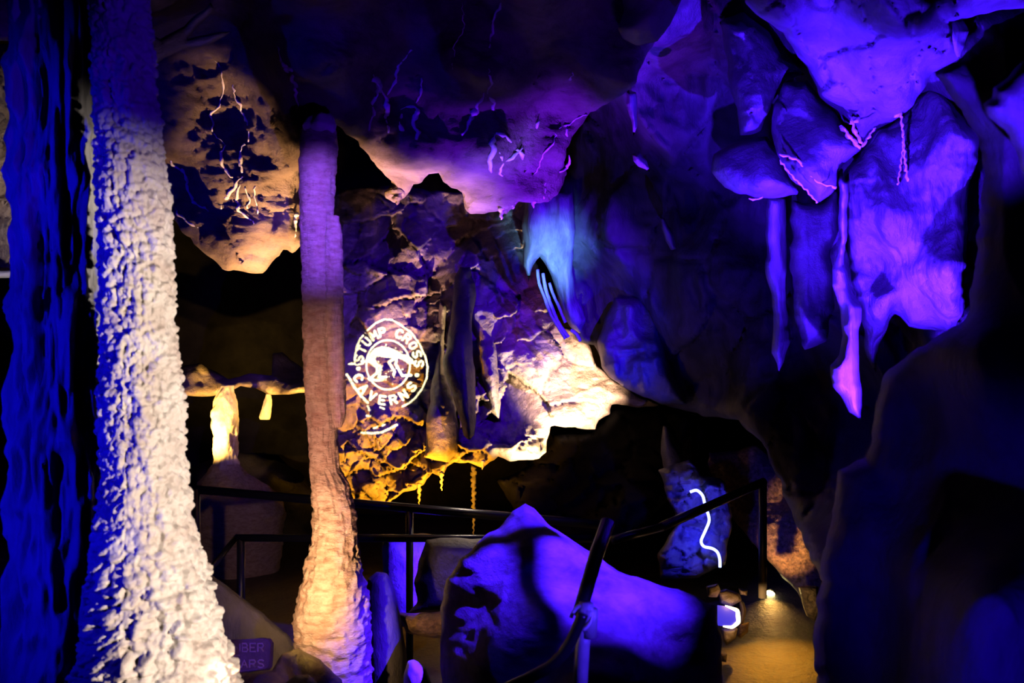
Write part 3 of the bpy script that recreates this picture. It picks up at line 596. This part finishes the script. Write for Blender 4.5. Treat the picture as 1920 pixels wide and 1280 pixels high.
rock('boulder', 'smooth dark blue slope of rock behind the plaque, right of the massive column', 'boulder',
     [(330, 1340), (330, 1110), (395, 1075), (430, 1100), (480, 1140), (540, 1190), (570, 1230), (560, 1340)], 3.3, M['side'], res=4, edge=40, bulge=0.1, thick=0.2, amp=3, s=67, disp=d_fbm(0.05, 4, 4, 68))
spot('slope_blue', (-0.3, 1.4, 1.4), P(440, 1150, 3.2), 1.6, DEEP, 20, 0.9)
rock('boulder', 'small round dark blue cobble at the bottom edge below the plaque', 'boulder',
     [(530, 1340), (535, 1280), (555, 1265), (580, 1264), (596, 1280), (600, 1340)], 2.3, M['side'], res=3, edge=30, bulge=0.06, thick=0.06, amp=1, s=69)
# ceiling edge details at the top left
rock('rock_ledge', 'streaked pale rock edge at the top left above the black hollow', 'rock ledge',
     [(278, 60), (300, 75), (345, 50), (395, 5), (402, 16), (375, 45), (352, 72), (400, 62), (440, 60), (395, 82), (340, 95), (305, 112), (278, 122)], 2.45, M['roof'], res=3, edge=12, bulge=0.04, thick=0.15, amp=3, s=71, disp=d_fbm(0.02, 14, 3, 72))
rock('boulder', 'flat violet rock filling the very top left corner', 'boulder', [(-60, -60), (60, -60), (60, 76), (-60, 78)], 2.6, M['blue_rock'], res=5, edge=20, bulge=0.05, thick=0.1, amp=1, s=73)
spot('corner_left_blue', (-1.55, 1.8, 1.9), P(10, 30, 2.6), 3, (0.12, 0, 1), 40, 0.8)
rock('boulder', 'rough tan rock strip at the far left edge behind the massive column', 'boulder', [(-60, 84), (60, 80), (60, 512), (-60, 505)], 3.4, M['wall'], res=4, edge=20, bulge=0.08, thick=0.1, amp=2, s=74, disp=d_facet(0.06, 40, 75))
spot('strip_warm', P(-180, 420, 2.8), P(10, 260, 3.35), 3.0, (1, .75, .45), 60, 0.9)
rock('rock_ledge', 'thin cream ledge of rock at the far left edge behind the massive column', 'rock ledge', [(-60, 506), (60, 508), (60, 521), (-60, 521)], 3.2, M['calcite'], res=3, edge=6, bulge=0.02, thick=0.1, amp=1, s=76)

# small stalactites along the roof lip
def drip(label, x, y0, y1, wpx, Y, m='calcite', cat='stalactite', lean=0):
    n = max(4, int((y1-y0)/3)); pts = []; R = []
    for i in range(n+1):
        t = i/n; pts.append(P(x+lean*t+1.2*math.sin(i*1.9+x), y0+(y1-y0)*t, Y)); R.append(wpx/F*Y*(1-t)**0.7*(1+0.25*math.sin(i*1.5+x))+0.0015)
    return tag(tube('stalactite', pts, R, M[m], None, 8, 0.35), label, cat)
drip('white stalactite hanging at the tip of the violet roof lip', 940, 372, 412, 8, 3.83)
drip('tiny white stalactite just left of the one at the tip of the violet roof lip', 923, 372, 384, 4, 3.83)
drip('tiny white stalactite right of the one at the tip of the violet roof lip', 962, 376, 392, 4, 3.83)
drip('tiny pale stalactite on the roof lip above the cyan flowstone', 1000, 376, 390, 5, 3.85)
drip('pale stalactite beside the slender column, under the yellow roof edge', 553, 400, 445, 5, 3.58)
drip('pale forked stalactite under the yellow roof edge, second from the slender column', 535, 392, 440, 6, 3.58, lean=-4)
drip('pale stalactite with a dark side, third from the slender column under the roof edge', 492, 405, 432, 7, 3.55, lean=-8)
drip('orange pointed stalactite at the corner of the roof beside the black notch', 745, 350, 384, 14, 3.80, 'roof')
drip('fine drip hanging off the yellow rock edge in the middle', 828, 884, 920, 3.5, 5.6, 'popcorn')
drip('pale crusted stalactite finger on the wall edge right of the yellow rocks', 905, 862, 880, 3.5, 5.6, 'popcorn')
drip('thin pale stalactite streak crossing the black void below the wall', 888, 875, 1010, 5, 6.3, 'roof')
drip('short brown stalactite streak at the end of the yellow rock', 786, 905, 945, 4, 5.9, 'wall')

# ================================================================== RAILINGS
def rail(label, bars, posts, cat='railing'):
    e = empty('handrail', label, cat)
    for nm, a, b, r in bars+posts:
        tube(nm, [a, (Vector(a)+Vector(b))/2, b], r, M['metal'], e, 12)
    return e
rail('black metal railing running across the chamber behind the slender column',
     [('top_rail', P(352, 916, 4.4), P(1145, 985, 4.0), 0.022), ('middle_rail', P(600, 935, 4.5), P(1100, 985, 4.12), 0.008), ('lower_rail', P(442, 1008, 4.1), P(1110, 1010, 3.9), 0.018), ('sloping_rail', P(442, 1008, 4.1), P(372, 1095, 3.8), 0.014)],
     [('post', P(368, 916, 4.38), P(368, 1330, 4.38), 0.020), ('post', P(452, 1008, 4.1), P(452, 1330, 4.1), 0.020), ('post', P(768, 955, 4.18), P(768, 1330, 4.18), 0.018)])
rail('black metal railing climbing past the glowing rope light into the side passage',
     [('top_rail', P(1150, 1012, 4.1), P(1240, 988, 4.3), 0.022), ('top_rail', P(1240, 988, 4.3), P(1432, 903, 4.9), 0.024)],
     [('post', P(1430, 905, 4.88), P(1430, 1120, 4.88), 0.024)])
# unseen bars added in the blue beam to throw the boulder's T-shaped shadow
br = empty('shadow_bars', 'dark T-shaped bars added out of view to shadow the big boulder', 'bracket')
def MBp(px, py, t): return MB+(P(px, py, mound_s(px, py))-MB)*t
tube('crossbar', [MBp(845, 1035, .11), MBp(930, 1012, .11), MBp(1000, 998, .11), MBp(1045, 1000, .11)], 0.0060, M['metal'], br, 8)
tube('stem', [MBp(982, 1004, .11), MBp(990, 1060, .11), MBp(1005, 1130, .11), MBp(1030, 1200, .11), MBp(1050, 1270, .11)], 0.0050, M['metal'], br, 8)
# foreground chained post
gp = empty('guide_post', 'near galvanised post with a hooped cap holding a black tube and drooping hand rope', 'post')
tube('pole', [P(1100, 1130, 1.9), P(1092, 1210, 1.9), P(1085, 1330, 1.9)], [0.0165, 0.0165, 0.0165], M['galv'], gp, 24)
tube('upper_tube', [P(1140, 978, 2.08), P(1118, 1040, 2.02), P(1092, 1130, 1.93), P(1086, 1150, 1.91)], [0.0175, 0.0175, 0.0165, 0.016], M['metal'], gp, 20)
ring = [P(1090+20*math.cos(a), 1158+24*math.sin(a)-6*math.cos(a), 1.885-0.01*math.sin(a)) for a in np.linspace(-2.9, 1.5, 18)]
tube('hoop', ring, 0.0045, M['galv'], gp, 10)
tube('collar', [P(1106, 1140, 1.9), P(1104, 1160, 1.9), P(1102, 1192, 1.9)], [0.019, 0.0205, 0.0195], M['galv'], gp, 24)
rp = smooth_path([(1093, 1150), (1085, 1170), (1072, 1200), (1055, 1228), (1030, 1252), (990, 1272), (950, 1290)], 6, 4)
tube('hand_rope', [P(x, y, 1.86-0.0006*i) for i, (x, y) in enumerate(rp)], 0.0125, M['metal'], gp, 14)

# ================================================================== PLAQUE with raised lettering
pq = empty('plaque', 'cast stone plaque with raised lettering AMBER and ARS showing, wedged beside the massive column', 'plaque')
PY = 2.5
def pl3(x, y, d=0.0): return P(x, y, PY-d)
def strokes(word):
    G = {'A': [[(0, 1), (.5, 0), (1, 1)], [(.2, .65), (.8, .65)]], 'M': [[(0, 1), (0, 0), (.5, .6), (1, 0), (1, 1)]], 'B': [[(0, 0), (0, 1), (.8, 1), (1, .78), (.8, .5), (0, .5)], [(0, 0), (.7, 0), (.9, .25), (.8, .5)]],
         'E': [[(1, 0), (0, 0), (0, 1), (1, 1)], [(0, .5), (.8, .5)]], 'R': [[(0, 1), (0, 0), (.8, 0), (1, .25), (.8, .5), (0, .5)], [(.5, .5), (1, 1)]], 'O': [[(.5, 0), (.1, .15), (0, .5), (.1, .85), (.5, 1), (.9, .85), (1, .5), (.9, .15), (.5, 0)]],
         'F': [[(1, 0), (0, 0), (0, 1)], [(0, .5), (.8, .5)]], 'S': [[(1, .12), (.7, 0), (.3, 0), (0, .2), (.2, .45), (.8, .56), (1, .8), (.7, 1), (.3, 1), (0, .88)]], 'L': [[(0, 0), (0, 1), (1, 1)]], 'H': [[(0, 0), (0, 1)], [(1, 0), (1, 1)], [(0, .5), (1, .5)]],
         'T': [[(0, 0), (1, 0)], [(.5, 0), (.5, 1)]], 'U': [[(0, 0), (0, .75), (.25, 1), (.75, 1), (1, .75), (1, 0)]], 'P': [[(0, 1), (0, 0), (.75, 0), (1, .15), (1, .4), (.75, .55), (0, .55)]], 'C': [[(1, .15), (.7, 0), (.3, 0), (0, .3), (0, .7), (.3, 1), (.7, 1), (1, .85)]],
         'V': [[(0, 0), (.5, 1), (1, 0)]], 'N': [[(0, 1), (0, 0), (1, 1), (1, 0)]], 'I': [[(.5, 0), (.5, 1)]]}
    return [G[c] for c in word]
relief('slab', [(380, 1200), (440, 1199), (495, 1195), (508, 1197), (513, 1205), (511, 1250), (505, 1256), (450, 1262), (380, 1266)], PY, M['plaque'], res=2.5, edge=8, bulge=0.01, thick=0.05, amp=0.8, s=77, parent=pq)
tube('raised_rim', [pl3(x, y, .012) for x, y in smooth_path([(400, 1202), (440, 1201), (500, 1198), (507, 1204), (505, 1248), (500, 1252), (450, 1258), (400, 1262)], 4, 1)], 0.0032, M['plaque'], pq, 8)
def word(txt, x0, y0, w_, h_, gap, sl=0.0):
    for i, g in enumerate(strokes(txt)):
        V, Fc = [], []
        for st in g:
            q = [pl3(x0+i*(w_+gap)+a*w_, y0+b*h_+sl*(i*(w_+gap)), .013) for a, b in st]
            n0 = len(V); seg = 6
            for j, p in enumerate(q):
                t = (q[min(j+1, len(q)-1)]-q[max(j-1, 0)]).normalized(); a_ = t.cross(Vector((0, 1, 0))).normalized(); b_ = Vector((0, 1, 0))
                for k in range(seg): V.append(p+(a_*math.cos(k*math.pi/3)+b_*math.sin(k*math.pi/3))*0.0023)
            for j in range(len(q)-1):
                for k in range(seg): Fc.append((n0+j*seg+k, n0+j*seg+(k+1) % seg, n0+(j+1)*seg+(k+1) % seg, n0+(j+1)*seg+k))
            Fc.append(tuple(n0+k for k in range(seg))); Fc.append(tuple(n0+(len(q)-1)*seg+k for k in range(seg)))
        mk('letter', V, Fc, M['letter'], pq)
word('HAMBER', 410, 1206, 10.5, 15, 4.2)
word('OF', 427, 1228, 9, 9, 4)
word('LARS', 437, 1237, 11, 14, 4.5)

# ================================================================== SIDE PASSAGE
tw, tws = relief('wall_passage', [(1325, 850), (1420, 835), (1460, 870), (1500, 960), (1560, 1090), (1600, 1330), (1480, 1330), (1520, 1140), (1440, 1050), (1400, 1000), (1340, 930)], [(1400, 880, 5.9), (1520, 1050, 5.4), (1560, 1250, 5.2)], M['gravel'], res=2.5, edge=30, bulge=0.1, thick=0.3, amp=5, s=81,
              disp=d_sum(d_fbm(0.06, 4, 3, 82), d_fbm(0.024, 42, 3, 83))); S(tw)
ns = 300
u, v = np.meshgrid(np.linspace(0, 1, ns), np.linspace(0, 1, ns))
fy = 3.6+2.2*v; fx = (0.86+0.10*(1-v))*1.0+u*1.15+0.25*v; fz = EYE-(1200-640)/F*5.0*1.0+0.05*(v-0.5)-0.06*u*0+0.014*fbm(np.c_[(fx*9).ravel(), (fy*9).ravel(), 0*fx.ravel()], 4, 84).reshape(u.shape)+0.006*fbm(np.c_[(fx*60).ravel(), (fy*40).ravel(), 0*fx.ravel()], 2, 85).reshape(u.shape)-0.10*(1-v)
idx = np.arange(ns*ns).reshape(ns, ns)
ff = np.c_[idx[:-1, :-1].ravel(), idx[:-1, 1:].ravel(), idx[1:, 1:].ravel(), idx[1:, :-1].ravel()]
pf = S(mk('floor_passage', np.c_[fx.ravel(), fy.ravel(), fz.ravel()], ff, M['floor']))
# rocks framing the hexagonal panel
rocks = [('lumpy orange rock above the hexagonal panel, outermost at the left', [(1325, 1098), (1345, 1093), (1352, 1108), (1345, 1120), (1328, 1118)]),
         ('orange rock directly above the hexagonal panel', [(1345, 1108), (1362, 1104), (1385, 1112), (1392, 1125), (1370, 1138), (1350, 1130)]),
         ('small brown rock at the upper right of the hexagonal panel', [(1385, 1102), (1402, 1106), (1400, 1116), (1388, 1114)]),
         ('tall orange rock wrapping the right side of the hexagonal panel', [(1384, 1120), (1396, 1130), (1400, 1146), (1394, 1168), (1386, 1180), (1388, 1150)]),
         ('glowing yellow rock directly below the hexagonal panel', [(1352, 1178), (1384, 1176), (1380, 1196), (1362, 1210), (1354, 1200)]),
         ('dim brown rock right of the yellow rock below the panel', [(1384, 1172), (1404, 1166), (1402, 1185), (1390, 1196), (1382, 1190)]),
         ('small orange stone lowest below the hexagonal panel', [(1350, 1222), (1364, 1226), (1362, 1242), (1352, 1240)])]
for i, (lb, pp) in enumerate(rocks):
    rock('rock', lb, 'rock', pp, {1: 4.42, 3: 4.54, 5: 4.52}.get(i, 4.4), M['gravel'] if i > 4 else M['wall'], res=1.8, edge=9, bulge=0.05, thick=0.05, amp=1.5, s=90+i, disp=d_fbm(0.015, 16, 3, 91+i), group='rocks around the hexagonal panel')
spot('panel_rocks_amber', P(1440, 1200, 4.0), P(1375, 1140, 4.4), 1.6, (1, .5, .12), 60, 0.9)
hp = empty('display_panel', 'small hexagonal display panel, blue with a glowing warm rim, set among orange rocks', 'display panel')
hexp = [(1345, 1134), (1360, 1136), (1384, 1145), (1384, 1166), (1372, 1176), (1345, 1172)]
hv = [P(x, y, 4.33) for x, y in hexp]+[P(x, y, 4.38) for x, y in hexp]
mk('screen', hv, [tuple(range(5, -1, -1)), tuple(range(6, 12))]+[(i, (i+1) % 6, 6+(i+1) % 6, 6+i) for i in range(6)], M['screen'], hp, False)
tube('light_rim', [P(x, y, 4.325) for x, y in smooth_path([(1360, 1136), (1384, 1145), (1385, 1167), (1372, 1176), (1356, 1174)], 4, 1)], [0.003]+[0.008]*40, M['frame_glow'], hp, 8) if False else None
rim = smooth_path([(1360, 1135), (1383, 1144), (1385, 1166), (1373, 1176), (1356, 1174)], 3, 1)
tube('light_rim', [P(x, y, 4.325) for x, y in rim], [0.003+0.008*math.sin(math.pi*i/(len(rim)-1)) for i in range(len(rim))], M['frame_glow'], hp, 8)
# lamps
def lamp(label, x, y, Y, sz):
    e = empty('floor_lamp', label, 'lamp')
    bm = bmesh.new(); bmesh.ops.create_icosphere(bm, subdivisions=2, radius=1.0)
    for v in bm.verts:
        v.co = P(x, y, Y)+Vector((v.co.x*sz*1.3, v.co.y*sz*0.7, v.co.z*sz*0.75-0.25*sz*v.co.x))
    me = bpy.data.meshes.new('lens'); bm.to_mesh(me); bm.free(); me.materials.append(M['bulb']); o = bpy.data.objects.new('lens', me); COL.objects.link(o); o.parent = e
    tube('bracket', [P(x, y+5, Y+0.05), P(x, y+16, Y+0.05), P(x+1, y+40, Y+0.05)], sz*0.25, M['metal'], e, 8)
    tube('hood', [P(x-8, y-5, Y+0.02), P(x, y-8, Y+0.02), P(x+9, y-3, Y+0.02)], sz*0.22, M['metal'], e, 8)
lamp('small lamp glaring yellow in the dark side passage above the wet floor', 1444, 1112, 5.65, 0.024)
o = tube('wet_glint', [P(1444, 1128, 5.6), P(1442, 1136, 5.6), P(1440, 1146, 5.6)], 0.01, M['calcite'])
bpy.data.objects.remove(o)
rock('rock', 'gritty yellow boulder in the side passage, right of the glaring lamp', 'boulder', [(1497, 1100), (1520, 1098), (1535, 1100), (1536, 1118), (1548, 1135), (1540, 1150), (1528, 1165), (1512, 1155), (1504, 1130)], 5.0, M['gravel'], res=2, edge=14, bulge=0.08, thick=0.1, amp=2, s=99, disp=d_fbm(0.03, 20, 4, 98))
spot('grit_warm', P(1480, 1150, 4.6), P(1522, 1125, 5.0), 2.4, (1, .75, .35), 60, 0.9)
# rope light and the blue rock behind it
rock('boulder', 'ragged blue rock lit by the glowing rope light in the side passage', 'boulder',
     [(1235, 880), (1290, 860), (1320, 890), (1360, 900), (1372, 960), (1360, 1060), (1300, 1085), (1240, 1085), (1232, 1040), (1270, 980)], 5.25, M['blue_rock'], res=3, edge=24, bulge=0.1, thick=0.2, amp=5, s=95, disp=d_sum(d_facet(0.08, 34, 96), d_fbm(0.03, 9, 4, 97)))
rl = smooth_path([(1294, 922), (1302, 919), (1306, 917), (1318, 928), (1322, 948), (1328, 964), (1331, 975), (1322, 996), (1313, 1015), (1318, 1025), (1335, 1027), (1346, 1034), (1350, 1048), (1350, 1063)], 4, 2)
tag(tube('rope_light', [P(x, y, 5.02) for x, y in rl], 0.0085, M['rope'], None, 10), 'glowing white-blue rope light zigzagging down the rock in the side passage', 'rope light')

# ================================================================== EMBLEM PROJECTOR (behind the camera's right shoulder): lamp + gobo plate
LP = Vector((0.5, -0.4, 2.0)); GT = 0.055
EY = 6.0
op = []          # (polyline, half width) openings in emblem coordinates
def st(pts, wd): op.append(('s', np.array(pts, float), wd))
def arc(cx, cy, rx, ry, a0, a1, n=40): return [(cx+rx*math.cos(math.radians(a)), cy-ry*math.sin(math.radians(a))) for a in np.linspace(a0, a1, n)]
st([(654, 683), (664, 683), (665, 668), (669, 650), (676, 634), (682, 628)], 1.5); st([(688, 620), (704, 606), (720, 599), (734, 600), (752, 611), (770, 625), (785, 646), (794, 668), (799, 690), (797, 712), (788, 732), (776, 748), (764, 758), (752, 764)], 1.5)
st([(649, 703), (662, 725), (676, 743), (688, 756)], 2.2); st([(678, 811), (698, 813), (715, 811), (730, 804), (743, 797)], 2.0); st([(700, 803), (706, 801)], 1.6); st([(716, 798), (721, 796)], 1.5)
st([(688, 762), (691, 770)], 1.6); st([(686, 780), (692, 781)], 1.6); st([(711, 765), (718, 768)], 1.6)
st(arc(726, 685, 40.5, 46.5, 0, 360, 70), 1.5)
st([(658, 681), (668, 685), (678, 683), (686, 676)], 1.4)
st([(670, 692), (671, 692)], 3.6); st([(779, 705), (780, 705)], 3.6)
def ringtext(txt, cx, cy, rx, ry, a0, a1, w_, h_, wd, flip=False):
    gl = strokes([c for c in txt if True]) if ' ' not in txt else None
    n = len(txt)
    for i, ch in enumerate(txt):
        if ch == ' ': continue
        a = math.radians(a0+(a1-a0)*i/(n-1))
        ox, oy = cx+rx*math.cos(a), cy-ry*math.sin(a)
        ux, uy = (math.sin(a), math.cos(a)) if not flip else (-math.sin(a), -math.cos(a))
        dx, dy = (-math.cos(a), math.sin(a)) if not flip else (math.cos(a), -math.sin(a))
        for s_ in strokes(ch)[0]:
            st([(ox+(p-.5)*w_*ux+(q-.5)*h_*dx, oy+(p-.5)*w_*uy+(q-.5)*h_*dy) for p, q in s_], wd)
ringtext('STUMP CROSS', 727, 686, 56, 64, 168, 2, 10, 14.5, 2.0)
ringtext('CAVERNS', 724, 688, 57, 64, 200, 322, 10.5, 15, 2.1, True)
# striding animal inside the inner ring
bodyp = [(688, 680), (692, 664), (700, 655), (714, 650), (728, 652), (742, 658), (752, 665), (764, 668), (772, 675), (774, 684), (764, 684), (754, 676), (744, 673), (730, 672), (716, 670), (706, 668), (702, 674), (706, 682), (700, 686)]
op.append(('f', np.array(bodyp, float), 0))
for p in ([(696, 682), (706, 690), (706, 700), (696, 708), (692, 713)], [(704, 684), (712, 688), (711, 700), (708, 709), (722, 708)], [(738, 673), (728, 680), (733, 690), (738, 698), (736, 704)], [(742, 672), (740, 684), (746, 694), (752, 706), (768, 705)],
          [(690, 711), (704, 714), (716, 713)]): st(p, 2.4)
rnd = random.Random(4)
for k in range(46):
    a = rnd.uniform(0, 6.28); r_ = math.sqrt(rnd.random())*0.9
    x, y = 726+38*r_*math.cos(a), 685+44*r_*math.sin(a); st([(x, y), (x+0.1, y)], 1.0)
gs = 0.5; X0, X1, Y0_, Y1 = 600.0, 860.0, 560.0, 840.0
gx, gy = np.meshgrid(np.arange(X0, X1, gs)+gs/2, np.arange(Y0_, Y1, gs)+gs/2)
openm = np.zeros(gx.shape, bool)
for kd, p, wd in op:
    if kd == 's':
        lo = p.min(0)-wd-1; hi = p.max(0)+wd+1
        i0, i1 = int((lo[0]-X0)/gs), int((hi[0]-X0)/gs)+1; j0, j1 = int((lo[1]-Y0_)/gs), int((hi[1]-Y0_)/gs)+1
        i0, j0 = max(0, i0), max(0, j0)
        sx, sy = gx[j0:j1, i0:i1], gy[j0:j1, i0:i1]
        m_ = np.zeros(sx.shape, bool)
        for a, b in zip(p[:-1], p[1:]):
            d_ = b-a; L_ = max(1e-9, d_@d_); t = np.clip(((sx-a[0])*d_[0]+(sy-a[1])*d_[1])/L_, 0, 1)
            m_ |= (sx-a[0]-t*d_[0])**2+(sy-a[1]-t*d_[1])**2 < wd*wd
        openm[j0:j1, i0:i1] |= m_
    else: openm |= inside(gx, gy, p)
def G(x, y):
    q = P(x, y, EY); return LP+(q-LP)*GT
GV, GF = [], []
for j in range(openm.shape[0]):
    row = openm[j]; i = 0; n = len(row)
    while i < n:
        if row[i]: i += 1; continue
        k = i
        while k < n and not row[k]: k += 1
        xa, xb = X0+i*gs, X0+k*gs; ya, yb = Y0_+j*gs, Y0_+(j+1)*gs
        b_ = len(GV); GV += [G(xa, ya), G(xb, ya), G(xb, yb), G(xa, yb)]; GF.append((b_, b_+1, b_+2, b_+3)); i = k
for (xa, ya, xb, yb) in ((200, 160, X0, 1240), (X1, 160, 1260, 1240), (X0, 160, X1, Y0_), (X0, Y1, X1, 1240)):
    b_ = len(GV); GV += [G(xa, ya), G(xb, ya), G(xb, yb), G(xa, yb)]; GF.append((b_, b_+1, b_+2, b_+3))
pj = empty('emblem_projector', 'black spotlight projector behind the viewer casting the round emblem on the back wall', 'projector')
mk('pattern_disc', GV, GF, M['housing'], pj, False)
spot('emblem_light', LP, P(722, 700, EY), 17000, (0.93, 1.0, 0.62), 8.0, 0.02, 0.0003)
